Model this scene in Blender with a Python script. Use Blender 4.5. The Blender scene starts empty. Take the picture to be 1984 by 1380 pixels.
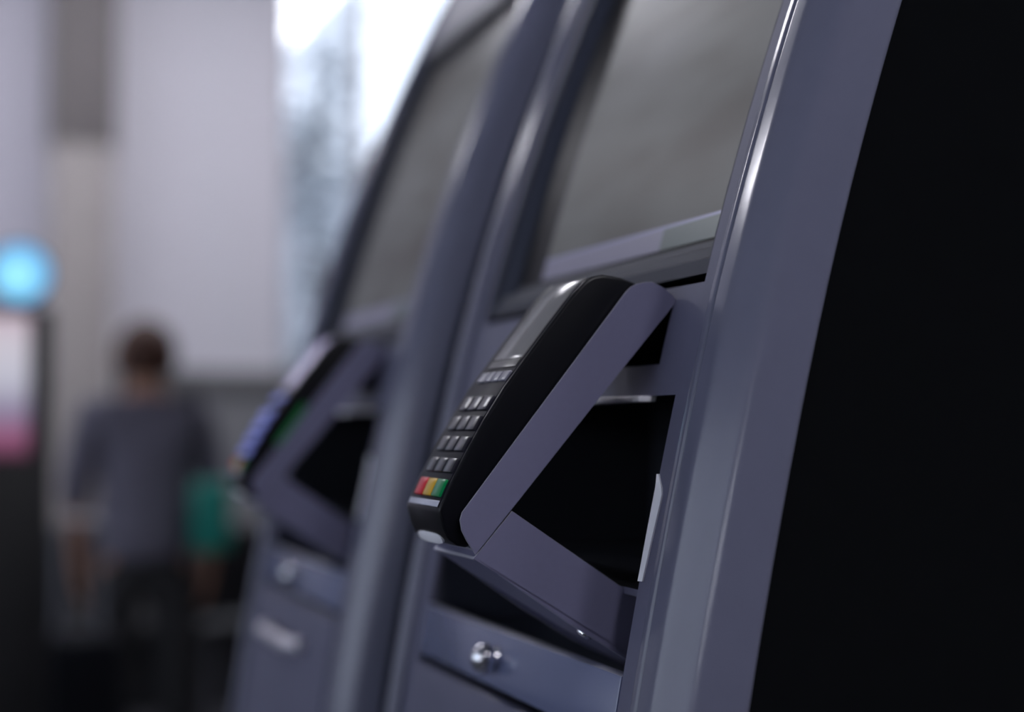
import bpy, bmesh, math, random
from mathutils import Vector, Matrix
random.seed(7)
scn = bpy.context.scene
COL = scn.collection
PI = math.pi

# ------------------------------------------------------------------ camera, world, exposure
FPX, CXP, CYP = 3000.0, 992.0, 690.0
PITCH = math.radians(2.71)
YAW = math.radians(19.71)
EYE = 1.25
cam_d = bpy.data.cameras.new('camera')
cam_d.sensor_fit = 'HORIZONTAL'
cam_d.sensor_width = 36.0
cam_d.lens = FPX / 1984.0 * 36.0
cam_d.clip_start = 0.02
cam_d.clip_end = 200
cam_d.dof.use_dof = True
cam_d.dof.focus_distance = 1.02
cam_d.dof.aperture_fstop = 1.9
cam_d.dof.aperture_blades = 0
cam = bpy.data.objects.new('camera', cam_d)
COL.objects.link(cam)
cam.location = (0, 0, EYE)
cam.rotation_euler = (PI / 2 + PITCH, 0, -YAW)
scn.camera = cam

world = bpy.data.worlds.new('overcast_sky')
scn.world = world
world.use_nodes = True
bg = world.node_tree.nodes['Background']
bg.inputs[0].default_value = (0.84, 0.88, 1.05, 1)
bg.inputs[1].default_value = 2.6

scn.view_settings.view_transform = 'Standard'
scn.view_settings.look = 'None'
scn.view_settings.gamma = 1.0
scn.view_settings.use_curve_mapping = False
scn.view_settings.exposure = 0.0
LAMP = 37.0          # luminance of the added ceiling lamps

# ------------------------------------------------------------------ materials
MATS = {}
def mat(name, col, rough=0.5, metal=0.0, spec=0.5, coat=0.0, emit=None, estr=0.0, noise=0.0, nscale=60.0, bump=0.0):
    if name in MATS:
        return MATS[name]
    m = bpy.data.materials.new(name)
    m.use_nodes = True
    nt = m.node_tree
    b = nt.nodes['Principled BSDF']
    b.inputs['Base Color'].default_value = (*col, 1)
    b.inputs['Roughness'].default_value = rough
    b.inputs['Metallic'].default_value = metal
    b.inputs['Specular IOR Level'].default_value = spec
    b.inputs['Coat Weight'].default_value = coat
    b.inputs['Coat Roughness'].default_value = 0.08
    if emit:
        b.inputs['Emission Color'].default_value = (*emit, 1)
        b.inputs['Emission Strength'].default_value = estr
    tc = nt.nodes.new('ShaderNodeTexCoord')
    nz = nt.nodes.new('ShaderNodeTexNoise')
    nz.inputs['Scale'].default_value = nscale
    nz.inputs['Detail'].default_value = 4
    nt.links.new(tc.outputs['Object'], nz.inputs['Vector'])
    if noise > 0:
        rp = nt.nodes.new('ShaderNodeMix')
        rp.data_type = 'RGBA'
        rp.inputs['A'].default_value = (*[c * (1 - noise) for c in col], 1)
        rp.inputs['B'].default_value = (*[min(1, c * (1 + noise)) for c in col], 1)
        nt.links.new(nz.outputs['Fac'], rp.inputs['Factor'])
        nt.links.new(rp.outputs['Result'], b.inputs['Base Color'])
    if bump > 0:
        bp = nt.nodes.new('ShaderNodeBump')
        bp.inputs['Strength'].default_value = bump
        bp.inputs['Distance'].default_value = 0.001
        nt.links.new(nz.outputs['Fac'], bp.inputs['Height'])
        nt.links.new(bp.outputs['Normal'], b.inputs['Normal'])
    MATS[name] = m
    return m

GREY = mat('powder_coat_grey', (0.118, 0.118, 0.182), 0.5, 0, 0.32, 0.0, noise=0.05, nscale=90, bump=0.05)
POST = mat('satin_grey_post', (0.128, 0.132, 0.190), 0.22, 0, 0.34, 0.10, noise=0.04, nscale=60)
BRKT = mat('bracket_grey', (0.140, 0.138, 0.226), 0.5, 0, 0.4, noise=0.04, nscale=200, bump=0.08)
BLACKP = mat('matt_black_panel', (0.0055, 0.0060, 0.0070), 0.9, 0, 0.0, noise=0.1)
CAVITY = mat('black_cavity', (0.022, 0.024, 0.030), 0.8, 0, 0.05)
BEZEL = mat('dark_bezel', (0.030, 0.034, 0.052), 0.5, 0, 0.15)
BORDER = mat('black_glass_border', (0.003, 0.003, 0.005), 0.3, 0, 0.05)
TERM = mat('terminal_black', (0.0025, 0.0028, 0.005), 0.33, 0, 0.25)
TERMF = mat('terminal_face', (0.008, 0.008, 0.014), 0.42, 0, 0.06)
KEY = mat('key_dark_grey', (0.022, 0.022, 0.031), 0.25, 0, 0.42)
KEYL = mat('key_light_grey', (0.16, 0.16, 0.21), 0.28, 0, 0.6)
LCD = mat('terminal_lcd', (0.175, 0.172, 0.175), 0.18, 0, 0.4, noise=0.1, nscale=30)
LCD_D = mat('lcd_label', (0.03, 0.03, 0.03), 0.3)
KRED = mat('key_red', (0.60, 0.006, 0.022), 0.3, 0, 0.25)
KYEL = mat('key_yellow', (0.62, 0.36, 0.012), 0.3, 0, 0.25)
KGRN = mat('key_green', (0.002, 0.20, 0.06), 0.3, 0, 0.25)
CHROME = mat('chrome', (0.75, 0.76, 0.80), 0.14, 1.0)
WHITE = mat('white_plastic', (0.90, 0.90, 0.96), 0.35, 0, 0.5)
SATIN = mat('satin_aluminium', (0.60, 0.58, 0.64), 0.38, 0.6)
BLUEKEY = mat('key_backlit_blue', (0.18, 0.20, 0.45), 0.3, 0, 0.5, emit=(0.15, 0.2, 0.85), estr=0.35)
GLED = mat('green_status_strip', (0.0, 0.05, 0.01), 0.4, emit=(0.0, 0.22, 0.05), estr=0.25)
LILAC = mat('lcd_lilac', (0.25, 0.22, 0.32), 0.25, emit=(0.4, 0.36, 0.62), estr=0.45)

def display_mat():
    m = bpy.data.materials.new('kiosk_display')
    m.use_nodes = True
    nt = m.node_tree
    b = nt.nodes['Principled BSDF']
    b.inputs['Base Color'].default_value = (0.004, 0.004, 0.005, 1)
    b.inputs['Roughness'].default_value = 0.35
    b.inputs['Specular IOR Level'].default_value = 0.06
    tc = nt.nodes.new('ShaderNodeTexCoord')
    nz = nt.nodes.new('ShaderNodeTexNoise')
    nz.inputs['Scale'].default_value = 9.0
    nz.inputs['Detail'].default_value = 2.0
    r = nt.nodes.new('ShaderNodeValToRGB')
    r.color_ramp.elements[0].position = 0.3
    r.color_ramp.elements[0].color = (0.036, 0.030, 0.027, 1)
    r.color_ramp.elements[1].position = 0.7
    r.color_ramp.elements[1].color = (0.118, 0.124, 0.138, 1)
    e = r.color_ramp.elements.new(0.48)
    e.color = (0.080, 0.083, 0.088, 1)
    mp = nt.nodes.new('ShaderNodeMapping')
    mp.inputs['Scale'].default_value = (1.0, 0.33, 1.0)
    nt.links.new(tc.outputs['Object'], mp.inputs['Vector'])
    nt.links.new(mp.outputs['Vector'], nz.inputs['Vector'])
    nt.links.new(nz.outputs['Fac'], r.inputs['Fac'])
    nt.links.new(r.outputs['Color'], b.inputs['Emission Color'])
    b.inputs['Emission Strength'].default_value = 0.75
    return m
DISPLAY = display_mat()
UI_L = mat('footer_lavender', (0.01, 0.01, 0.01), 0.3, 0, 0.2, emit=(0.085, 0.085, 0.135), estr=1.0)
UI_D = mat('footer_dark_green', (0.01, 0.01, 0.01), 0.3, 0, 0.2, emit=(0.030, 0.044, 0.048), estr=1.0)
UI_B = mat('footer_blue_line', (0.01, 0.01, 0.01), 0.3, 0, 0.2, emit=(0.11, 0.115, 0.21), estr=1.0)

# ------------------------------------------------------------------ mesh helpers
def link(name, verts, faces, m, parent=None, smooth=False, bevel=0.0, seg=2, org=None):
    me = bpy.data.meshes.new(name)
    o3 = Vector(org) if org is not None else (Vector(parent['_o']) if parent is not None and '_o' in parent else Vector((0, 0, 0)))
    me.from_pydata([tuple(Vector(v) - o3) for v in verts], [], faces)
    bm = bmesh.new()
    bm.from_mesh(me)
    bmesh.ops.remove_doubles(bm, verts=bm.verts, dist=1e-6)
    bmesh.ops.recalc_face_normals(bm, faces=bm.faces)
    if bevel > 0:
        es = [e for e in bm.edges if len(e.link_faces) == 2 and e.calc_face_angle(0) > math.radians(25)]
        bmesh.ops.bevel(bm, geom=es, offset=bevel, segments=seg, profile=0.5, affect='EDGES', clamp_overlap=True)
    if smooth:
        for f in bm.faces:
            f.smooth = True
        for e in bm.edges:
            if len(e.link_faces) == 2 and e.calc_face_angle(0) > math.radians(38):
                e.smooth = False
    bm.to_mesh(me)
    bm.free()
    me.materials.append(m)
    o = bpy.data.objects.new(name, me)
    COL.objects.link(o)
    if parent is not None:
        o.parent = parent
    return o

def origin_of(o):
    return Vector(o['_o'])

def empty(name, loc, label=None, cat=None, group=None):
    o = bpy.data.objects.new(name, None)
    o.empty_display_size = 0.1
    COL.objects.link(o)
    o.location = loc
    o['_o'] = tuple(loc)
    tag(o, label, cat, group)
    return o

def tag(o, label=None, cat=None, group=None, kind=None):
    if label: o['label'] = label
    if cat: o['category'] = cat
    if group: o['group'] = group
    if kind: o['kind'] = kind
    return o

def boxvf(x0, x1, y0, y1, z0, z1):
    v = [(x, y, z) for x in (x0, x1) for y in (y0, y1) for z in (z0, z1)]
    f = [(0, 1, 3, 2), (4, 6, 7, 5), (0, 4, 5, 1), (2, 3, 7, 6), (0, 2, 6, 4), (1, 5, 7, 3)]
    return v, f

def box(name, x0, x1, y0, y1, z0, z1, m, parent=None, bevel=0.0, org=None):
    v, f = boxvf(x0, x1, y0, y1, z0, z1)
    return link(name, v, f, m, parent, bevel > 0, bevel, org=org)

def join(*vfs):
    V, F = [], []
    for v, f in vfs:
        n = len(V)
        V += list(v)
        F += [tuple(i + n for i in q) for q in f]
    return V, F

def lathe(cx, cy, prof, n=24, axis='z', cz=0.0):
    """prof: list of (r, h) along the axis, closed at both ends"""
    V, F = [], []
    for r, h in prof:
        for k in range(n):
            a = 2 * PI * k / n
            if axis == 'z':
                V.append((cx + r * math.cos(a), cy + r * math.sin(a), cz + h))
            elif axis == 'x':
                V.append((cx + h, cy + r * math.cos(a), cz + r * math.sin(a)))
            else:
                V.append((cx + r * math.cos(a), cy + h, cz + r * math.sin(a)))
    for i in range(len(prof) - 1):
        for k in range(n):
            F.append((i * n + k, i * n + (k + 1) % n, (i + 1) * n + (k + 1) % n, (i + 1) * n + k))
    F.append(tuple(range(n)))
    F.append(tuple((len(prof) - 1) * n + k for k in range(n)))
    return V, F

def tube(pts, rads, n=12):
    V, F = [], []
    pts = [Vector(p) for p in pts]
    for i, p in enumerate(pts):
        d = (pts[min(i + 1, len(pts) - 1)] - pts[max(i - 1, 0)]).normalized()
        a = d.cross(Vector((0.3, 1, 0.2))).normalized()
        b = d.cross(a).normalized()
        r = rads[i] if isinstance(rads, (list, tuple)) else rads
        for k in range(n):
            t = 2 * PI * k / n
            V.append(p + (a * math.cos(t) + b * math.sin(t)) * r)
    for i in range(len(pts) - 1):
        for k in range(n):
            F.append((i * n + k, i * n + (k + 1) % n, (i + 1) * n + (k + 1) % n, (i + 1) * n + k))
    F.append(tuple(range(n)))
    F.append(tuple((len(pts) - 1) * n + k for k in range(n)))
    return V, F

def copy_tree(o, parent=None):
    c = o.copy()
    COL.objects.link(c)
    c.parent = parent
    for ch in list(o.children):
        copy_tree(ch, c)
    return c

# ------------------------------------------------------------------ the hall
FLOORM = mat('dark_floor', (0.022, 0.022, 0.028), 0.55, 0, 0.4, noise=0.25, nscale=3)
CEILM = mat('ceiling_grey', (0.45, 0.45, 0.48), 0.8)
WALLM = mat('off_white_wall', (0.535, 0.525, 0.575), 0.7, noise=0.02, nscale=4)
DADOM = mat('grey_dado', (0.165, 0.167, 0.178), 0.7, noise=0.05, nscale=4)
TAUPE = mat('taupe_column', (0.30, 0.275, 0.27), 0.7, noise=0.06, nscale=3)
TAUPE_D = mat('brown_column_top', (0.155, 0.14, 0.14), 0.7)
RAILM = mat('dark_rail', (0.085, 0.085, 0.088), 0.6)
DARKW = mat('dark_wall', (0.06, 0.06, 0.07), 0.8)
LILACW = mat('lilac_grey_wall', (0.42, 0.41, 0.47), 0.7, noise=0.05, nscale=2)

def struct(o):
    o['kind'] = 'structure'
    return o

YB = 8.5
struct(box('floor', -6, 5, -4, YB + 0.2, -0.1, 0, FLOORM))
struct(box('ceiling', -6, 5, -4, YB + 0.2, 4.3, 4.4, CEILM))
v = join(boxvf(-6.1, -6, -4, YB + 0.2, 0, 0.7), boxvf(-6.1, -6, -4, YB + 0.2, 3.6, 4.3), boxvf(-6.1, -6, -4, -1.0, 0.7, 3.6), boxvf(-6.1, -6, 6.6, YB + 0.2, 0.7, 3.6))
struct(link('wall_left', *v, WALLM))
struct(box('wall_right', 5, 5.1, -4, YB + 0.2, 0, 4.3, DARKW))
struct(box('wall_front', -6, 5, -4.1, -4, 0, 4.3, DARKW))
# back wall: lilac bay, white bay, window bay
struct(box('wall_back', *(-6, 0.42), YB, YB + 0.2, 0, 4.3, LILACW))
v = join(boxvf(0.42, 1.69, YB, YB + 0.2, 0, 4.3), boxvf(1.69, 5, YB, YB + 0.2, 0, 1.30), boxvf(1.69, 5, YB, YB + 0.2, 4.15, 4.3))
struct(link('wall_back_bay', *v, WALLM))
struct(box('trim_1', 0.80, 5, YB - 0.04, YB, 1.44, 1.57, RAILM, bevel=0.008))
struct(box('trim_2', 0.80, 5, YB - 0.02, YB, 0.0, 1.44, DADOM))
o = struct(box('trim_3', 0.44, 0.76, YB - 0.16, YB, 0, 2.75, TAUPE, bevel=0.01))
o = struct(box('trim_4', 0.43, 0.77, YB - 0.17, YB, 2.75, 4.3, TAUPE_D, bevel=0.01))
# window
win = empty('window_1', (3.3, YB + 0.1, 1.30))
win['kind'] = 'structure'
WFR = mat('window_frame_grey', (0.30, 0.31, 0.34), 0.5)
glass = bpy.data.materials.new('window_glass')
glass.use_nodes = True
nt = glass.node_tree
nt.nodes.remove(nt.nodes['Principled BSDF'])
tr = nt.nodes.new('ShaderNodeBsdfTransparent')
tr.inputs[0].default_value = (0.94, 0.97, 0.97, 1)
gl = nt.nodes.new('ShaderNodeBsdfGlossy')
gl.inputs['Roughness'].default_value = 0.02
mx = nt.nodes.new('ShaderNodeMixShader')
mx.inputs[0].default_value = 0.06
nt.links.new(tr.outputs[0], mx.inputs[1])
nt.links.new(gl.outputs[0], mx.inputs[2])
nt.links.new(mx.outputs[0], nt.nodes['Material Output'].inputs[0])
xs = [1.69, 2.14, 3.55, 5.0]
fr = [boxvf(1.69, 5, YB + 0.05, YB + 0.13, 1.30, 1.36), boxvf(1.69, 5, YB + 0.05, YB + 0.13, 4.08, 4.15)]
for x in xs:
    w = 0.035
    fr.append(boxvf(max(1.69, x - w), min(5, x + w), YB + 0.05, YB + 0.13, 1.36, 4.08))
link('window_frame', *join(*fr), WFR, win)
for a, b_ in zip(xs[:-1], xs[1:]):
    box('pane', a + 0.035, b_ - 0.035, YB + 0.085, YB + 0.095, 1.36, 4.08, glass, win)

w2 = empty('fill_window', (-6.05, 2.8, 0.7))  # unseen window added for soft daylight on the kiosk fronts
w2['kind'] = 'structure'
ys = [-1.0, 0.9, 2.8, 4.7, 6.6]
fr = [boxvf(-6.09, -6.01, -1.0, 6.6, 0.7, 0.76), boxvf(-6.09, -6.01, -1.0, 6.6, 3.54, 3.6)]
for y in ys:
    fr.append(boxvf(-6.09, -6.01, max(-1.0, y - 0.03), min(6.6, y + 0.03), 0.76, 3.54))
link('window_frame', *join(*fr), WFR, w2)
for a, b_ in zip(ys[:-1], ys[1:]):
    box('pane', -6.055, -6.045, a + 0.03, b_ - 0.03, 0.76, 3.54, glass, w2)

# outdoors seen through the window
OUTG = mat('outdoor_paving', (0.25, 0.25, 0.25), 0.9, noise=0.2, nscale=1)
struct(box('ground', -20, 40, YB + 0.3, 60, -0.3, -0.2, OUTG))
LEAF = mat('leaf_green', (0.055, 0.075, 0.05), 0.7, noise=0.4, nscale=3)
LEAF2 = mat('leaf_grey_green', (0.50, 0.54, 0.58), 0.8, noise=0.3, nscale=3)
BARK = mat('bark', (0.08, 0.06, 0.05), 0.9, noise=0.3, nscale=8)

def tree(loc, h, rx, rz, n, size, lm, label, dens=1.0):
    root = empty('tree', loc, label, 'tree')
    x, y, z = loc
    V, F = tube([(x, y, z), (x + 0.05, y, z + h * 0.3), (x - 0.04, y, z + h * 0.6), (x, y, z + h * 0.9)], [0.11, 0.09, 0.06, 0.02], 8)
    link('trunk', V, F, BARK, root, True)
    for k in range(5):
        a = k * 1.3
        b0 = Vector((x, y, z + h * (0.35 + 0.09 * k)))
        V, F = tube([b0, b0 + Vector((math.cos(a) * rx * 0.6, math.sin(a) * rx * 0.6, h * 0.16))], [0.035, 0.012], 6)
        link('branch', V, F, BARK, root, True)
    V, F = [], []
    for k in range(n):
        a, b, r = random.random() * 2 * PI, math.acos(2 * random.random() - 1), random.random() ** 0.4
        p = Vector((x + rx * r * math.sin(b) * math.cos(a), y + rx * r * math.sin(b) * math.sin(a), z + h * 0.62 + rz * r * math.cos(b)))
        q = Matrix.Rotation(random.random() * 6, 3, 'Z') @ Matrix.Rotation(random.random() * 3, 3, 'X')
        s = size * (0.6 + 0.8 * random.random())
        i = len(V)
        for c in ((-s, 0, 0), (0, -s * 0.45, 0.0), (s, 0, 0), (0, s * 0.45, 0)):
            V.append(p + q @ Vector(c))
        F.append((i, i + 1, i + 2, i + 3))
    me = bpy.data.meshes.new('foliage')
    me.from_pydata([tuple(Vector(v) - origin_of(root)) for v in V], [], F)
    me.materials.append(lm)
    o = bpy.data.objects.new('foliage', me)
    COL.objects.link(o)
    o.parent = root
    o['kind'] = 'stuff'

tree((2.75, 12.4, -0.2), 5.2, 0.46, 2.2, 1000, 0.09, LEAF2, 'pale grey-green street tree outside the window')
tree((2.55, 10.2, -0.2), 2.3, 0.62, 0.75, 1500, 0.07, LEAF, 'low dark green shrub outside the window by the sill')
# pale building across the street
BLDG = mat('pale_render', (0.42, 0.42, 0.46), 0.9, noise=0.06, nscale=1)
BWIN = mat('far_window_dark', (0.12, 0.13, 0.15), 0.3)
bld = empty('building', (6.5, 24, -0.2), 'pale grey building across the street behind the window', 'building')
box('wall', 3.2, 12, 24, 30, -0.2, 5.2, BLDG, bld)
box('roof', 3.0, 12.2, 23.8, 30.2, 5.2, 5.5, RAILM, bld)
for i in range(5):
    for j in range(2):
        box('window', 3.9 + i * 1.6, 4.7 + i * 1.6, 23.95, 24.02, 1.0 + j * 2.0, 2.3 + j * 2.0, BWIN, bld)

# unseen ceiling lamps added to light the kiosks and the back wall
LAMPM = mat('fill_lamp_diffuser', (0.8, 0.8, 0.8), 0.5, emit=(0.93, 0.92, 1.0), estr=LAMP)
HOUS = mat('lamp_housing', (0.5, 0.5, 0.52), 0.5)
lamp_lab = {(0.6, -1.9): 'unseen white linear ceiling lamp added behind the camera, nearest the kiosk row',
            (1.5, -1.7): 'unseen white linear ceiling lamp added behind the camera, between two others',
            (2.6, -1.2): 'unseen white linear ceiling lamp added behind the camera, by the right wall',
            (2.2, 6.4): 'unseen white linear ceiling lamp added in front of the window in the back wall',
            (0.6, 6.4): 'unseen white linear ceiling lamp added in front of the taupe column',
            (-1.6, 7.0): 'unseen white linear ceiling lamp added left of the taupe column'}
for (lx, ly), lab in lamp_lab.items():
    r = empty('fill_ceiling_lamp', (lx, ly, 4.3), lab, 'added ceiling lamp', 'linear lamps added on the hall ceiling')
    box('housing', lx - 0.17, lx + 0.17, ly - 0.75, ly + 0.75, 4.22, 4.3, HOUS, r, 0.006)
    box('diffuser', lx - 0.15, lx + 0.15, ly - 0.73, ly + 0.73, 4.20, 4.225, LAMPM, r, 0.006)

# unseen vertical tube lamps added behind-left of the camera for highlights on the posts
TUBE = mat('highlight_tube_glow', (0.8, 0.8, 0.8), 0.5, emit=(0.86, 0.90, 1.0), estr=120.0)
for ly, z0, z1, lab in ((-2.2, 1.9, 2.9, 'vertical tube lamp added on the left wall for post highlights, nearer its window'), (-3.4, 2.3, 3.4, 'vertical tube lamp added on the left wall for post highlights, in the corner behind the camera')):
    r = empty('highlight_lamp', (-6.0, ly, z0), lab, 'added wall lamp', 'tube lamps added on the left wall')
    box('back_plate', -6.0, -5.96, ly - 0.06, ly + 0.06, z0 - 0.05, z1 + 0.05, HOUS, r, 0.006)
    link('tube', *lathe(-5.91, ly, [(0.012, z0), (0.018, z0 + 0.01), (0.018, z1 - 0.01), (0.012, z1)], 16, 'z'), TUBE, r, True)
    for z in (z0 - 0.02, z1 + 0.02):
        link('end_cap', *lathe(-5.915, ly, [(0.045, z - 0.02), (0.047, z), (0.045, z + 0.02)], 16, 'z'), HOUS, r, True)

# ------------------------------------------------------------------ kiosk
S = 1.2                      # kiosk drawing units to metres, about eye height
def W(x, y, z):
    return (x * S, y * S, EYE + (z - EYE) * S)
ZF = EYE - EYE / S           # floor in drawing units
ZT = 1.90
def fx(z):                   # curved front profile
    t = max(z, 0.88) - 1.27
    return 0.381 + 0.235 * t + (0.27 if t > 0 else 0.15) * t * t

def zs(z0, z1, step=0.025):
    n = max(1, int(math.ceil((z1 - z0) / step)))
    return [z0 + (z1 - z0) * i / n for i in range(n + 1)]

def slab(y0, y1, z0, z1, d0, d1):
    """slab that follows the curved front between depths d0 (front) and d1 (back)"""
    V, F = [], []
    Z = zs(z0, z1)
    for z in Z:
        x = fx(z)
        V += [W(x + d0, y0, z), W(x + d0, y1, z), W(x + d1, y1, z), W(x + d1, y0, z)]
    for i in range(len(Z) - 1):
        for k in range(4):
            F.append((i * 4 + k, i * 4 + (k + 1) % 4, i * 4 + 4 + (k + 1) % 4, i * 4 + 4 + k))
    F.append((0, 1, 2, 3))
    n = (len(Z) - 1) * 4
    F.append((n + 3, n + 2, n + 1, n))
    return V, F

def sweep(cs, z0, z1):
    """closed cross-section [(depth, y)] swept up the curved front"""
    V, F = [], []
    Z = zs(z0, z1)
    n = len(cs)
    for z in Z:
        x = fx(z)
        V += [W(x + d, y, z) for d, y in cs]
    for i in range(len(Z) - 1):
        for k in range(n):
            F.append((i * n + k, i * n + (k + 1) % n, (i + 1) * n + (k + 1) % n, (i + 1) * n + k))
    F.append(tuple(range(n)))
    F.append(tuple((len(Z) - 1) * n + k for k in range(n)))
    return V, F

YC = 0.9775                  # centre line of the near kiosk
def mir(y): return 2 * YC - y

YP = 0.766                   # where the post meets the front plate
def fillet(pts, rs, n=7):
    out = []
    for i, p in enumerate(pts):
        r = rs[i]
        if r <= 0 or i == 0 or i == len(pts) - 1:
            out.append(p)
            continue
        P, A, B = Vector(p), Vector(pts[i - 1]), Vector(pts[i + 1])
        a = P + (A - P).normalized() * min(r, (A - P).length * 0.49)
        b = P + (B - P).normalized() * min(r, (B - P).length * 0.49)
        for k in range(n + 1):
            t = k / n
            q = a * (1 - t) ** 2 + P * 2 * t * (1 - t) + b * t * t
            out.append((q.x, q.y))
    return out

def post_section(m=False):
    pts = [(0.03, YP), (-0.0045, YP), (-0.0055, YP - 0.0075), (-0.0040, YP - 0.0095), (-0.0060, YP - 0.0120), (-0.0065, 0.7370), (0.0040, 0.7130), (0.0285, 0.6995), (0.0305, 0.7000), (0.031, 0.706), (0.06, 0.706)]
    if m:
        pts[5] = (-0.0065, 0.7450)
    cs = fillet(pts, [0, 0.0018, 0.002, 0.002, 0.002, 0.0050, 0.0060, 0.0014, 0.0006, 0, 0])
    if m:
        cs = [(d, mir(y)) for d, y in cs]
    return cs

K = empty('self_checkout_kiosk', (0.5 * S, YC * S, 0.0))
# side panels
def side_panel(y0, y1):
    V, F = [], []
    Z = zs(ZF, ZT, 0.05)
    for z in Z:
        for y in (y0, y1):
            V += [W(fx(z) + 0.028, y, z), W(0.95, y, z)]
    for i in range(len(Z) - 1):
        a = i * 4
        F += [(a, a + 1, a + 5, a + 4), (a + 2, a + 6, a + 7, a + 3), (a, a + 4, a + 6, a + 2), (a + 1, a + 3, a + 7, a + 5)]
    F += [(0, 2, 3, 1)]
    n = (len(Z) - 1) * 4
    F += [(n, n + 1, n + 3, n + 2)]
    return V, F
link('side_panel', *side_panel(0.703, 0.715), BLACKP, K)
link('side_panel', *side_panel(mir(0.715), mir(0.703)), BLACKP, K)
link('corner_post', *sweep(post_section(), ZF, ZT), POST, K, True)
link('corner_post', *sweep(post_section(True), ZF, ZT), POST, K, True)
Y0, Y1 = YP, mir(YP)
YS0, YS1 = 0.785, mir(0.785)
SL0, SL1 = 0.790, 1.165      # service slot
zsb, zst = 1.114, 1.2695
box('back_panel', *[c * S for c in (0.935, 0.95, 0.715, mir(0.715))], 0, EYE + (ZT - EYE) * S, BLACKP, K)
tv = [W(fx(ZT), 0.703, ZT), W(0.95, 0.703, ZT), W(0.95, mir(0.703), ZT), W(fx(ZT), mir(0.703), ZT)]
tv += [(a, b_, c + 0.02) for a, b_, c in tv]
link('top_cap', tv, [(0, 1, 2, 3), (4, 7, 6, 5), (0, 4, 5, 1), (1, 5, 6, 2), (2, 6, 7, 3), (3, 7, 4, 0)], GREY, K)
# front plate around the slot and the bracket opening
H0, H1, HZ0, HZ1 = 0.8205, 0.905, 1.2880, 1.3240
ZB0 = 1.3335
pl = join(slab(Y0, H0, zst, ZB0, 0, 0.004), slab(H1, Y1, zst, ZB0, 0, 0.004), slab(H0, H1, HZ1, ZB0, 0, 0.004), slab(H0, H1, zst, HZ0, 0, 0.004),
          slab(Y0, SL0, ZF, zst, 0, 0.004), slab(SL1, Y1, ZF, zst, 0, 0.004),
          slab(Y0, YS0, ZB0, 1.714, 0, 0.004), slab(YS1, Y1, ZB0, 1.714, 0, 0.004))
link('front_plate', *pl, GREY, K)
# bracket opening box behind plate
def room5(y0, y1, z0, z1, d0, d1, slope=True):
    """box open at the front"""
    a = [(fx(z0) + d0, z0), (fx(z1) + d0, z1)]
    xb = fx(z1) + d1
    V = [W(a[0][0], y0, z0), W(a[0][0], y1, z0), W(a[1][0], y1, z1), W(a[1][0], y0, z1), W(xb, y0, z0), W(xb, y1, z0), W(xb, y1, z1), W(xb, y0, z1)]
    F = [(0, 1, 5, 4), (1, 2, 6, 5), (2, 3, 7, 6), (3, 0, 4, 7), (4, 5, 6, 7)]
    return V, F
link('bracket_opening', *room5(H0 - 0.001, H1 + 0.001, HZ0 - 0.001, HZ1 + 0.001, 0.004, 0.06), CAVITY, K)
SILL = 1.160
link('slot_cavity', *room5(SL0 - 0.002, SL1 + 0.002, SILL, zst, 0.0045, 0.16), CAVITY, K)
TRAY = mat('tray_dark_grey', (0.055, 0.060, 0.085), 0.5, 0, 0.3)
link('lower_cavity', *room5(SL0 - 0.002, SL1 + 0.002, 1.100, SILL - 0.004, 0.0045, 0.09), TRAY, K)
V = [W(fx(SILL) + d, y, z) for y in (SL0 - 0.002, SL1 + 0.002) for d, z in ((0.0045, SILL - 0.004), (0.048, SILL - 0.004), (0.048, SILL), (0.0045, SILL))]
link('slot_sill', V, [(0, 1, 2, 3), (4, 7, 6, 5), (0, 4, 5, 1), (1, 5, 6, 2), (2, 6, 7, 3), (3, 7, 4, 0)], GREY, K)
# window glint at the near slot edge, drawn as a tapered white strip
V, F = [], []
N = 16
for i in range(N + 1):
    t = i / N
    z = 1.166 + 0.059 * t
    w = 0.0098 * min(1.0, 0.55 + 0.6 * t, max(0.04, (1 - t) / 0.16))
    V += [W(fx(z) + d, y, z) for y, d in ((SL0 + 0.0003, 0.003), (SL0 + 0.0003, -0.0010), (SL0 - 0.3 * w, -0.0020), (SL0 - w, -0.0010), (SL0 - w, 0.003))]
for i in range(N):
    for k in range(5):
        F.append((i * 5 + k, i * 5 + (k + 1) % 5, i * 5 + 5 + (k + 1) % 5, i * 5 + 5 + k))
F += [(0, 1, 2, 3, 4), tuple(N * 5 + k for k in range(5))]
link('slot_edge_glint', V, F, WHITE, K, True)
V, F = slab(0.823, 0.935, 1.2660, 1.2695, -0.0075, 0.004)
link('lit_slot_lip', V, F, WHITE, K, True, 0.0008)  # white colour paints in the light on the slot's top edge
# lip drawer with lock
dr = link('drawer_front', *slab(SL0, SL1, 1.0775, 1.114, -0.0010, 0.008), mat('drawer_blue_grey', (0.135, 0.155, 0.270), 0.26, 0, 0.6, 0.3), K, True, 0.0012)
dr['_o'] = tuple(origin_of(K))
kx, ky, kz = W(fx(1.096) - 0.0015, 0.993, 1.096)
prof = [(0.005, 0.003), (0.0085, 0.002), (0.0080, -0.001), (0.0095, -0.003)] + [(max(0.0008, 0.0125 * math.sin(a * PI / 14)), -0.0080 + 0.0115 * math.cos(a * PI / 14)) for a in range(5, 15)]
link('lock_knob', *lathe(kx, ky, prof, 24, 'x', kz), CHROME, dr, True)
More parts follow.
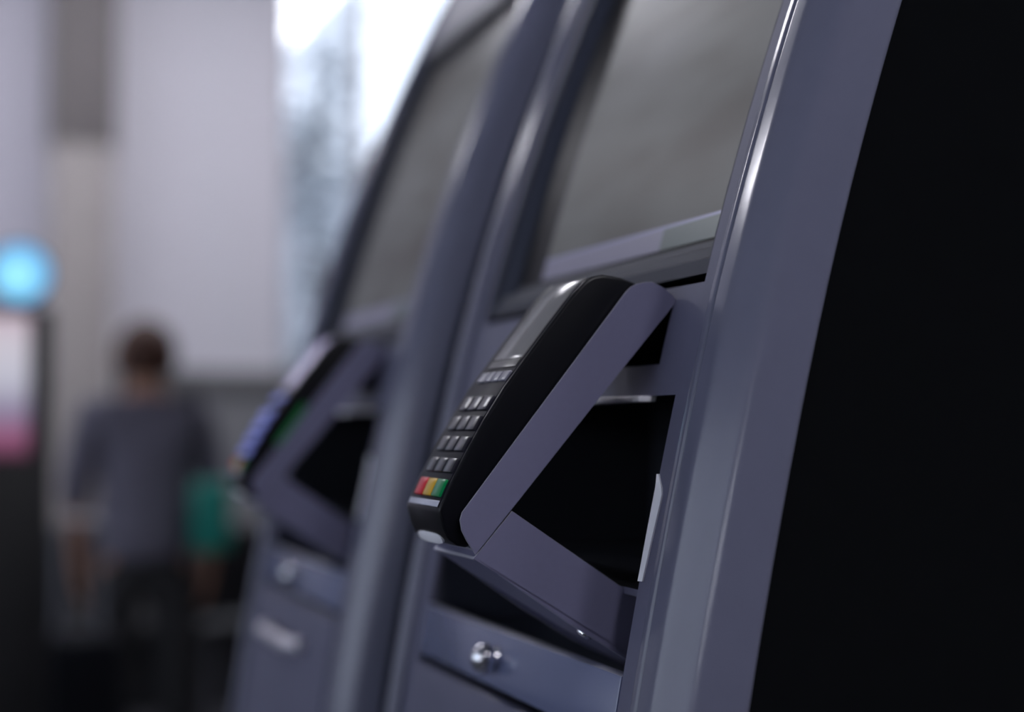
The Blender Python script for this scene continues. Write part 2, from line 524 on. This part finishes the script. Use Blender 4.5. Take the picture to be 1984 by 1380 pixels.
# lower panel with pull handle
lp = link('lower_panel', *slab(SL0, SL1, ZF, 1.0715, -0.003, 0.010), GREY, K, True, 0.003)
lp['_o'] = tuple(origin_of(K))
hx = fx(1.033) - 0.004
pts = []
for k in range(13):
    t = k / 12
    y = 0.985 - 0.085 + 0.17 * t
    out = 0.012 * min(1, min(t, 1 - t) * 8)
    pts.append(W(hx - 0.002 - out, y, 1.033))
link('pull_handle', *tube(pts, 0.0085, 12), SATIN, lp, True)
link('frame_base', *slab(SL0, SL1, 1.0715, 1.0775, 0.009, 0.02), BLACKP, K)
# screen bezel, glass and picture
BZ = 0.0245
gz0, gz1 = 1.3605, 1.688
RC = 0.011
def bez(y0, y1, z0, z1):
    V, F = [], []
    # side ramps swept, bottom and top ramps
    def ramp(ya, yb):
        f0 = 0.0 if yb - ya > 0 else -0.002
        cs = [(f0, ya), (f0, ya + (yb - ya) * 0.25), (RC * 0.2, ya + (yb - ya) * 0.32), (RC, yb), (RC + 0.006, yb), (RC + 0.006, ya)]
        return sweep(cs, z0, z1)
    parts = [ramp(y0, y0 + 0.006), ramp(y1, y1 - BZ)]
    def hr(za, zb):
        st = [(0.0, za), (0.0, za + (zb - za) * 0.40), (0.003, za + (zb - za) * 0.46), (0.004, za + (zb - za) * 0.72), (RC - 0.001, za + (zb - za) * 0.82), (RC, zb), (RC + 0.006, zb), (RC + 0.006, za)]
        V = []
        for d, z in st:
            V += [W(fx(z) + d, y0, z), W(fx(z) + d, y1, z)]
        n = len(st)
        F = [(2 * i, 2 * i + 1, (2 * i + 3) % (2 * n), (2 * i + 2) % (2 * n)) for i in range(n)]
        return V, F
    parts += [hr(z0, gz0), hr(z1, gz1)]
    return join(*parts)
link('screen_bezel', *bez(YS0, YS1, 1.3385, 1.712), BEZEL, K)
sc = link('screen_glass', *slab(YS0 + 0.005, YS1 - BZ + 0.002, gz0 - 0.002, gz1 + 0.002, RC, RC + 0.005), BORDER, K)
sc['_o'] = tuple(origin_of(K))
PY0, PY1 = YS0 + 0.010, YS1 - BZ - 0.052
link('picture', *slab(PY0, PY1, 1.3785, gz1 - 0.022, RC - 0.0006, RC), DISPLAY, sc)
link('footer_line', *slab(PY0, PY1, 1.3765, 1.3785, RC - 0.0006, RC), UI_B, sc)
link('footer_bar', *slab(PY0, 0.885, 1.3625, 1.3765, RC - 0.0006, RC), UI_D, sc)
link('footer_bar', *slab(0.885, PY1, 1.3625, 1.3765, RC - 0.0006, RC), UI_L, sc)
# panel above screen
link('top_panel', *slab(Y0, Y1, 1.714, ZT, 0, 0.006), GREY, K)

# bracket (bolted to the kiosk)
TRAYP = [(0.2719, 1.1805), (0.2667, 1.1883), (0.2637, 1.1941), (0.2628, 1.1998), (0.2640, 1.2040), (0.2664, 1.2071), (0.2962, 1.2448), (0.3637, 1.3298), (0.3668, 1.3326), (0.3706, 1.3344), (0.3755, 1.3355), (0.3801, 1.3357),
         (0.3864, 1.3332), (0.3930, 1.3285), (0.3957, 1.3247), (0.3629, 1.2870), (0.2929, 1.2049)]
ARMP = [(0.2712, 1.1788), (0.2935, 1.2042), (0.3688, 1.1539), (0.420, 1.1190), (0.420, 1.0830 + 0.006), (0.3603, 1.1199), (0.3273, 1.1403)]
BY0, BY1 = 0.8185, 0.8955
def extr(poly, y0, y1):
    n = len(poly)
    V = [W(x, y0, z) for x, z in poly] + [W(x, y1, z) for x, z in poly]
    F = [tuple(range(n)), tuple(range(2 * n - 1, n - 1, -1))] + [(k, (k + 1) % n, n + (k + 1) % n, n + k) for k in range(n)]
    return V, F
def strip(a, b, y0, y1, t, side=1):
    """plate between two profile points with thickness t"""
    dx, dz = b[0] - a[0], b[1] - a[1]
    L = math.hypot(dx, dz)
    nx, nz = -dz / L * t * side, dx / L * t * side
    return extr([a, b, (b[0] + nx, b[1] + nz), (a[0] + nx, a[1] + nz)], y0, y1)
T = 0.0016
tr_ = link('terminal_tray', *join(extr(TRAYP, BY0, BY0 + T), extr(TRAYP, BY1 - T, BY1), strip((0.2735, 1.1820), (0.3950, 1.3240), BY0 + T, BY1 - T, 0.002, 1)), BRKT, K, False, 0.00035, 2)
ARM_EDGE = 0.0015
ar_ = link('support_arm', *join(extr(ARMP, BY0 + 0.0003, BY0 + 0.0003 + T), extr(ARMP, BY1 - T, BY1),
           strip((0.2706, 1.1782), (0.420, 1.0858), BY0 + 0.0003, BY1, 0.0016, 1),
           strip((0.2706, 1.1782), (0.2740, 1.1822), BY0 + T, BY1 - T, 0.0016, -1)), BRKT, K, False, 0.0003, 2)
ar_['_o'] = tuple(origin_of(K))
for q in (0.50, 0.72):
    a = (0.2706 + 0.1494 * q, 1.1782 - 0.0924 * q)
    p = Vector(W(a[0], 0.838, a[1]))
    nrm = Vector((-0.0924, 0, -0.1494)).normalized()
    V, F = tube([p + nrm * 0.0, p + nrm * 0.002, p + nrm * 0.0036], [0.0062, 0.0058, 0.003], 14)
    link('screw', V, F, CHROME, ar_, True)

EDGE = mat('bare_edge_highlight', (0.42, 0.42, 0.50), 0.35, 0.3)  # pale colour for bare bracket rims and painted edge highlights
dr.data.materials.append(EDGE)
for p in dr.data.polygons:
    if p.normal.z > 0.55:
        p.material_index = 1  # highlight painted along the drawer's top edge
for o in (tr_, ar_):
    o.data.materials.append(EDGE)
    for p in o.data.polygons:
        n = p.normal
        dims = [max(o.data.vertices[i].co[k] for i in p.vertices) - min(o.data.vertices[i].co[k] for i in p.vertices) for k in range(3)]
        if abs(n.y) < 0.9 and dims[1] < 0.003:
            p.material_index = 1
        elif abs(n.y) < 0.2 and math.hypot(dims[0], dims[2]) < 0.0035:
            p.material_index = 1

# ------------------------------------------------------------------ card terminal
def terminal(label, lit):
    yn, yf = 0.8235, 0.8905
    o = W(0.30, 0.857, 1.25)
    t = empty('card_terminal', o, label, 'card terminal', 'card terminals in the kiosk brackets')
    front = [(0.2690, 1.1839), (0.2629, 1.1852), (0.2575, 1.1890), (0.2545, 1.1954), (0.2521, 1.2054), (0.2539, 1.2094), (0.2575, 1.2173), (0.2599, 1.2219), (0.2680, 1.2370),
             (0.2783, 1.2549), (0.2905, 1.2737), (0.3027, 1.2897), (0.3169, 1.3080), (0.3328, 1.3280), (0.3393, 1.3348), (0.3441, 1.3381), (0.3506, 1.3397), (0.3620, 1.3383), (0.3718, 1.3353)]
    back = [(0.3840, 1.3250), (0.3790, 1.3140), (0.2765, 1.1925)]
    V, F = extr(front + back, yn, yf)
    link('body', V, F, TERM, t, True, 0.0022, 3)
    # grip seam on the near flank
    FR = front[4:]
    # arc length along the face, looked up by height
    def at(z, lift=0.0):
        for (x0, z0), (x1, z1) in zip(FR[:-1], FR[1:]):
            if z0 <= z <= z1 and z1 > z0:
                k = (z - z0) / (z1 - z0)
                dx, dz = x1 - x0, z1 - z0
                L = math.hypot(dx, dz)
                return (x0 + dx * k - dz / L * lift, z0 + dz * k + dx / L * lift)
        return FR[-1]
    def pad(name, y0, y1, z0, z1, lift, m, bev=0.0006, n=4, parent=t):
        V, F = [], []
        for i in range(n + 1):
            z = z0 + (z1 - z0) * i / n
            for y, l in ((y0, lift), (y1, lift), (y1, -0.001), (y0, -0.001)):
                x, zz = at(z, l)
                V.append(W(x, y, zz))
        for i in range(n):
            for k in range(4):
                F.append((i * 4 + k, i * 4 + (k + 1) % 4, i * 4 + 4 + (k + 1) % 4, i * 4 + 4 + k))
        F += [(0, 1, 2, 3), (n * 4 + 3, n * 4 + 2, n * 4 + 1, n * 4)]
        return link(name, V, F, m, parent, True, bev, 2)
    pad('face_plate', yn + 0.0030, yf - 0.0035, 1.2065, 1.3372, 0.0004, TERMF, 0.0003, 40)
    pad('display', yn + 0.0050, yf - 0.0135, 1.2905, 1.3372, 0.0010, LILAC if lit else LCD, 0.0003, 24)
    pad('display_label', yn + 0.0050, yf - 0.0135, 1.2855, 1.2900, 0.0010, LCD_D, 0.0002, 4)
    yk0, yk1 = yn + 0.0050, yf - 0.0125
    def row(z0, z1, cols, mats, lift, name='key', gap=0.0022):
        w = (yk1 - yk0 - gap * (cols - 1)) / cols
        for c in range(cols):
            pad(name, yk0 + c * (w + gap), yk0 + c * (w + gap) + w, z0, z1, lift, mats[c % len(mats)], 0.0007, 4)
    kk = [BLUEKEY] if lit else [KEY]
    row(1.2770, 1.2828, 4, [KEYL] if not lit else [BLUEKEY], 0.0016, gap=0.0016)
    for a, b in ((1.2604, 1.2686), (1.2490, 1.2572), (1.2372, 1.2454), (1.2252, 1.2332)):
        row(a, b, 3, kk, 0.0018)
    row(1.2118, 1.2214, 3, [KGRN, KYEL, KRED], 0.0020, gap=0.0012)
    pad('chrome_strip', yn + 0.004, yf - 0.005, 1.2066, 1.2100, 0.0007, mat('strip_reflection_pale', (0.55, 0.57, 0.68), 0.25, 0, 0.6), 0.0003, 4)  # pale base paints in the window reflection on the strip
    # card slot guard, a light oval on the curved nose
    P0, P1 = Vector((0.2575, 1.1893)), Vector((0.2537, 1.1975))
    d = (P1 - P0).normalized()
    nv = Vector((-d.y, d.x))
    V, F = [], []
    n = 28
    for lift in (-0.0006, 0.0007, 0.0011):
        for k in range(n):
            a = 2 * PI * k / n
            cy, cz = math.cos(a), math.sin(a)
            s = 1.0 if lift < 0.001 else 0.85
            y = (yn + yf) / 2 + 0.0015 + 0.0235 * s * math.copysign(abs(cy) ** 0.6, cy)
            q = P0 - d * 0.0012 + d * (0.0034 * s * math.copysign(abs(cz) ** 0.7, cz)) + nv * lift
            V.append(W(q.x, y, q.y))
    for i in range(2):
        for k in range(n):
            F.append((i * n + k, i * n + (k + 1) % n, (i + 1) * n + (k + 1) % n, (i + 1) * n + k))
    F += [tuple(range(n)), tuple(2 * n + k for k in range(n))]
    link('slot_guard', V, F, WHITE, t, True)
    if lit:
        V, F = extr([(0.285, 1.2360), (0.312, 1.2740), (0.3170, 1.2735), (0.290, 1.2355)], yn - 0.0006, yn + 0.0006)
        link('status_strip', V, F, GLED, t)
    return t

PITCH_Y = 0.643 * S
tag(K, 'near grey self-checkout kiosk with black side panel, in focus', 'kiosk', 'self-checkout kiosks in a row')
K2 = copy_tree(K)
K2.location.y += PITCH_Y
tag(K2, 'blurred grey self-checkout kiosk standing behind the near one', 'kiosk', 'self-checkout kiosks in a row')
T1 = terminal('black card terminal with red, yellow and green keys, sharp, on the near kiosk', False)
T2 = terminal('blurred card terminal with blue lit keys and green side strip on the farther kiosk', True)
T2.location.y += PITCH_Y

# ------------------------------------------------------------------ lit totem at the left
tot = empty('display_totem', (0.115, 4.25, 0), 'black display totem with bright screen at the left edge', 'totem')
TOTB = mat('totem_black', (0.010, 0.010, 0.012), 0.5)
box('body', -0.02, 0.235, 4.20, 4.30, 0.02, 1.565, TOTB, tot, 0.012)
box('base', -0.08, 0.30, 4.10, 4.42, 0.0, 0.03, TOTB, tot, 0.006)
def totem_screen():
    m = bpy.data.materials.new('totem_screen')
    m.use_nodes = True
    nt = m.node_tree
    b = nt.nodes['Principled BSDF']
    b.inputs['Base Color'].default_value = (0.02, 0.02, 0.02, 1)
    tc = nt.nodes.new('ShaderNodeTexCoord')
    sp = nt.nodes.new('ShaderNodeSeparateXYZ')
    r = nt.nodes.new('ShaderNodeValToRGB')
    el = r.color_ramp.elements
    el[0].position = 0.0; el[0].color = (0.10, 0.03, 0.06, 1)
    el[1].position = 1.0; el[1].color = (0.55, 0.42, 0.50, 1)
    for p, c in ((0.15, (0.30, 0.10, 0.20, 1)), (0.32, (0.26, 0.22, 0.34, 1)), (0.55, (0.52, 0.52, 0.62, 1)), (0.8, (0.60, 0.56, 0.64, 1))):
        e = el.new(p); e.color = c
    nt.links.new(tc.outputs['Generated'], sp.inputs[0])
    nt.links.new(sp.outputs['Z'], r.inputs[0])
    nt.links.new(r.outputs[0], b.inputs['Emission Color'])
    b.inputs['Emission Strength'].default_value = 0.95
    return m
box('screen', 0.0, 0.175, 4.192, 4.202, 1.18, 1.545, totem_screen(), tot, 0.003)
# round blue illuminated sign on top
sg = lathe(0.148, 4.25, [(0.078, -0.045), (0.084, -0.04), (0.084, 0.04), (0.078, 0.045)], 36, 'y', 1.655)
link('sign_ring', *sg, TOTB, tot, True)
BLUE_S = mat('blue_sign_face', (0.02, 0.05, 0.1), 0.4, emit=(0.16, 0.50, 0.92), estr=1.0)
BLUE_C = mat('blue_sign_core', (0.02, 0.05, 0.1), 0.4, emit=(0.30, 0.76, 1.0), estr=1.15)
link('sign_face', *lathe(0.148, 4.20, [(0.076, 0.006), (0.076, 0.0), (0.070, -0.006)], 36, 'y', 1.655), BLUE_S, tot, True)
link('sign_core', *lathe(0.142, 4.192, [(0.050, 0.006), (0.050, 0.0), (0.046, -0.002)], 36, 'y', 1.648), BLUE_C, tot, True)

# ------------------------------------------------------------------ person
def skin(name, pts, edges, m, parent=None, root=0, sub=2, loc=None):
    me = bpy.data.meshes.new(name)
    me.from_pydata([p[:3] for p in pts], edges, [])
    o = bpy.data.objects.new(name, me)
    COL.objects.link(o)
    if parent: o.parent = parent
    if loc: o.location = loc
    md = o.modifiers.new('skin', 'SKIN')
    md.use_smooth_shade = True
    for i, sv in enumerate(me.skin_vertices[0].data):
        p = pts[i]
        sv.radius = (p[3], p[4] if len(p) > 4 else p[3])
        sv.use_root = (i == root)
    sb = o.modifiers.new('sub', 'SUBSURF')
    sb.levels = sub
    sb.render_levels = sub
    me.materials.append(m)
    return o
SKINM = mat('skin', (0.36, 0.19, 0.13), 0.6)
SHIRT = mat('shirt_grey_lilac', (0.130, 0.122, 0.165), 0.85, noise=0.08, nscale=12)
TROUS = mat('dark_trousers', (0.018, 0.018, 0.021), 0.85)
HAIRM = mat('dark_brown_hair', (0.060, 0.021, 0.011), 0.7, noise=0.3, nscale=40)
SHOEM = mat('black_shoe', (0.012, 0.012, 0.012), 0.5)
PX, PYY = 0.585, 5.2
# local coordinates: x right (in view), y away from the camera, z up
L = {}
body = [(0, 0, 0.90, 0.13, 0.10), (0, 0, 1.02, 0.12, 0.09), (0, 0.0, 1.16, 0.13, 0.09), (0, 0, 1.27, 0.13, 0.09), (0, 0.0, 1.345, 0.06, 0.06), (0, 0.0, 1.41, 0.052, 0.052),
        (0, 0.02, 1.47, 0.070, 0.085), (0, 0.02, 1.535, 0.074, 0.09), (0, 0.015, 1.575, 0.05, 0.06),
        # arms
        (-0.165, 0, 1.285, 0.052), (-0.215, 0.02, 1.05, 0.040), (-0.20, 0.13, 0.86, 0.030), (-0.195, 0.17, 0.79, 0.026),
        (0.165, 0, 1.285, 0.052), (0.215, 0.0, 1.06, 0.040), (0.205, -0.02, 1.10 - 0.25, 0.030), (0.20, -0.025, 0.795, 0.026),
        # legs
        (-0.09, 0, 0.84, 0.082), (-0.105, 0.01, 0.47, 0.055), (-0.11, 0.02, 0.10, 0.038), (-0.115, 0.13, 0.035, 0.032),
        (0.09, 0, 0.84, 0.082), (0.115, -0.01, 0.47, 0.055), (0.13, 0.0, 0.10, 0.038), (0.135, 0.11, 0.035, 0.032)]
be = [(0, 1), (1, 2), (2, 3), (3, 4), (4, 5), (5, 6), (6, 7), (7, 8), (3, 9), (9, 10), (10, 11), (11, 12), (3, 13), (13, 14), (14, 15), (15, 16), (0, 17), (17, 18), (18, 19), (19, 20), (0, 21), (21, 22), (22, 23), (23, 24)]
# fingers
def fingers(base_i, hx, hy, hz, sgn):
    for k, (off, ln) in enumerate(((-0.027, 0.060), (-0.009, 0.070), (0.009, 0.066), (0.027, 0.052))):
        i = len(body)
        body.append((hx, hy + off, hz - 0.055, 0.0085))
        body.append((hx - sgn * 0.008, hy + off * 1.05, hz - 0.055 - ln * 0.5, 0.008))
        body.append((hx - sgn * 0.022, hy + off * 1.05, hz - 0.055 - ln, 0.007))
        be.extend([(base_i, i), (i, i + 1), (i + 1, i + 2)])
    i = len(body)
    body.append((hx - sgn * 0.006, hy + 0.035, hz - 0.015, 0.010))
    body.append((hx - sgn * 0.02, hy + 0.052, hz - 0.050, 0.008))
    be.extend([(base_i, i), (i, i + 1)])
fingers(12, -0.195, 0.17, 0.79, -1)
fingers(16, 0.20, -0.025, 0.795, 1)
P = skin('person', body, be, SKINM, None, 0, 1, (PX, PYY, 0))
tag(P, 'person in grey-lilac shirt and dark trousers standing with back turned, holding a teal bag', 'person')
sh = [(0, 0, 0.80, 0.175, 0.145), (0, 0, 0.90, 0.175, 0.142), (0, 0, 1.03, 0.160, 0.125), (0, 0, 1.17, 0.162, 0.118), (0, 0, 1.285, 0.150, 0.108), (0, 0.0, 1.355, 0.075, 0.072),
      (-0.165, 0, 1.295, 0.075), (-0.220, 0.015, 1.07, 0.062), (-0.213, 0.06, 0.98, 0.055), (0.165, 0, 1.295, 0.075), (0.220, 0.0, 1.07, 0.062), (0.215, -0.005, 0.98, 0.055)]
skin('shirt', sh, [(0, 1), (1, 2), (2, 3), (3, 4), (4, 5), (4, 6), (6, 7), (7, 8), (4, 9), (9, 10), (10, 11)], SHIRT, P, 0, 2)
tr2 = [(0, 0, 0.93, 0.15, 0.118), (0, 0, 0.86, 0.155, 0.125), (-0.09, 0, 0.80, 0.105), (-0.107, 0.01, 0.47, 0.080), (-0.11, 0.02, 0.09, 0.068), (0.09, 0, 0.80, 0.105), (0.117, -0.01, 0.47, 0.080), (0.13, 0, 0.09, 0.068)]
skin('trousers', tr2, [(0, 1), (1, 2), (2, 3), (3, 4), (1, 5), (5, 6), (6, 7)], TROUS, P, 0, 2)
for x, y in ((-0.113, 0.06), (0.133, 0.04)):
    skin('shoe', [(x, y - 0.06, 0.050, 0.045), (x, y + 0.02, 0.045, 0.044), (x, y + 0.12, 0.036, 0.035)], [(0, 1), (1, 2)], SHOEM, P, 0, 2)
# hair: cap over the back of the head
V, F = [], []
for i in range(13):
    th = PI * i / 12
    for k in range(24):
        a = 2 * PI * k / 24
        fr = 0.86 if math.sin(a) > 0.55 else 1.0
        r = math.sin(th)
        zz = 1.500 + 0.115 * math.cos(th)
        V.append((0.102 * r * math.cos(a), 0.012 + 0.112 * r * math.sin(a) * fr, zz if zz > 1.43 else 1.43 - (1.43 - zz) * 0.3))
for i in range(12):
    for k in range(24):
        F.append((i * 24 + k, i * 24 + (k + 1) % 24, (i + 1) * 24 + (k + 1) % 24, (i + 1) * 24 + k))
link('hair', V, F, HAIRM, P, True, org=(0, 0, 0))
for sx in (-1, 1):
    V, F = lathe(sx * 0.088, 0.03, [(0.006, -0.032), (0.016, -0.015), (0.018, 0.005), (0.015, 0.022), (0.004, 0.030)], 10, 'z', 1.475)
    link('ear', V, F, SKINM, P, True, org=(0, 0, 0))
V, F = tube([(0, 0.098, 1.50), (0, 0.122, 1.465), (0, 0.10, 1.455)], [0.006, 0.014, 0.008], 8)
link('nose', V, F, SKINM, P, True, org=(0, 0, 0))
for sx in (-1, 1):
    V, F = lathe(sx * 0.032, 0.096, [(0.003, -0.005), (0.010, -0.002), (0.010, 0.004), (0.003, 0.007)], 10, 'y', 1.502)
    link('eye', V, F, WHITE, P, True, org=(0, 0, 0))
box('mouth', -0.024, 0.024, 0.090, 0.102, 1.418, 1.428, mat('lips', (0.3, 0.09, 0.08), 0.6), P, 0.003, org=(0, 0, 0))

# teal bag hanging from the right hand
TEAL = mat('teal_fabric', (0.005, 0.245, 0.200), 0.7, noise=0.1, nscale=20)
bag = empty('bag', (PX + 0.195, PYY - 0.02, 0.86), 'teal bag hanging at the hip of the person in grey-lilac', 'bag')
bx0, by0 = PX + 0.16, PYY - 0.16
box('pouch', PX + 0.125, PX + 0.235, PYY - 0.285, PYY - 0.185, 0.865, 1.085, TEAL, bag, 0.018)
V, F = tube([(PX + 0.15, PYY - 0.235, 1.08), (PX + 0.15, PYY - 0.21, 1.20), (PX + 0.15, PYY - 0.10, 1.385), (PX + 0.15, PYY, 1.40), (PX + 0.15, PYY + 0.10, 1.385), (PX + 0.15, PYY + 0.15, 1.25)], 0.010, 8)
link('strap', V, F, TROUS, bag, True)

# ------------------------------------------------------------------ dark chairs and suitcase on the floor at lower left
CHB = mat('chair_black', (0.010, 0.010, 0.012), 0.6)
CHG = mat('chair_grey_steel', (0.16, 0.16, 0.19), 0.4, 0.3)
def chair(x, y, rz, label):
    t = empty('chair', (0, 0, 0), label, 'chair', 'black waiting chairs at the lower left')
    box('seat', -0.23, 0.23, -0.23, 0.23, 0.42, 0.47, CHB, t, 0.015)
    V = [(-0.22, 0.20, 0.50), (0.22, 0.20, 0.50), (0.22, 0.24, 0.50), (-0.22, 0.24, 0.50), (-0.20, 0.28, 0.86), (0.20, 0.28, 0.86), (0.20, 0.31, 0.86), (-0.20, 0.31, 0.86)]
    link('backrest', V, [(0, 1, 2, 3), (4, 7, 6, 5), (0, 4, 5, 1), (1, 5, 6, 2), (2, 6, 7, 3), (3, 7, 4, 0)], CHB, t, True, 0.012)
    for sx in (-1, 1):
        link('leg', *tube([(sx * 0.21, -0.22, 0), (sx * 0.205, -0.20, 0.43)], 0.013, 8), CHG, t, True)
        link('leg', *tube([(sx * 0.21, 0.25, 0), (sx * 0.205, 0.21, 0.45), (sx * 0.20, 0.285, 0.80)], 0.013, 8), CHG, t, True)
    t.location = (x, y, 0)
    t.rotation_euler = (0, 0, rz)
    return t
chair(0.33, 6.3, 2.6, 'black waiting chair to the left of the person')
chair(0.95, 6.5, -2.7, 'black waiting chair to the right of the person')
bn = empty('bench', (1.25, 7.2, 0), 'long black upholstered bench against the back wall', 'bench')
box('seat', 0.25, 2.25, 6.95, 7.45, 0.30, 0.46, CHB, bn, 0.02)
box('backrest', 0.25, 2.25, 7.40, 7.52, 0.44, 0.80, CHB, bn, 0.03)
box('plinth', 0.35, 2.15, 7.02, 7.45, 0.0, 0.30, CHB, bn, 0.01)
CASE = mat('suitcase_dark_slate', (0.010, 0.011, 0.015), 0.8, 0, 0.1)
sc_ = empty('suitcase', (0.36, 4.7, 0), 'dark slate wheeled suitcase standing between totem and person', 'suitcase')
box('shell', 0.24, 0.46, 4.58, 4.82, 0.05, 0.66, CASE, sc_, 0.03)
for k in range(4):
    box('rib', 0.262 + k * 0.05, 0.282 + k * 0.05, 4.572, 4.59, 0.12, 0.60, CASE, sc_, 0.004)
for x in (0.27, 0.43):
    for y in (4.62, 4.78):
        link('wheel', *lathe(x, y, [(0.016, -0.012), (0.025, -0.009), (0.025, 0.009), (0.016, 0.012)], 14, 'x', 0.025), CHB, sc_, True)
link('handle', *tube([(0.29, 4.76, 0.64), (0.29, 4.76, 0.96), (0.30, 4.76, 0.98), (0.40, 4.76, 0.98), (0.41, 4.76, 0.96), (0.41, 4.76, 0.64)], 0.009, 8), CHG, sc_, True)

for o in bpy.data.objects:
    if '_o' in o:
        del o['_o']
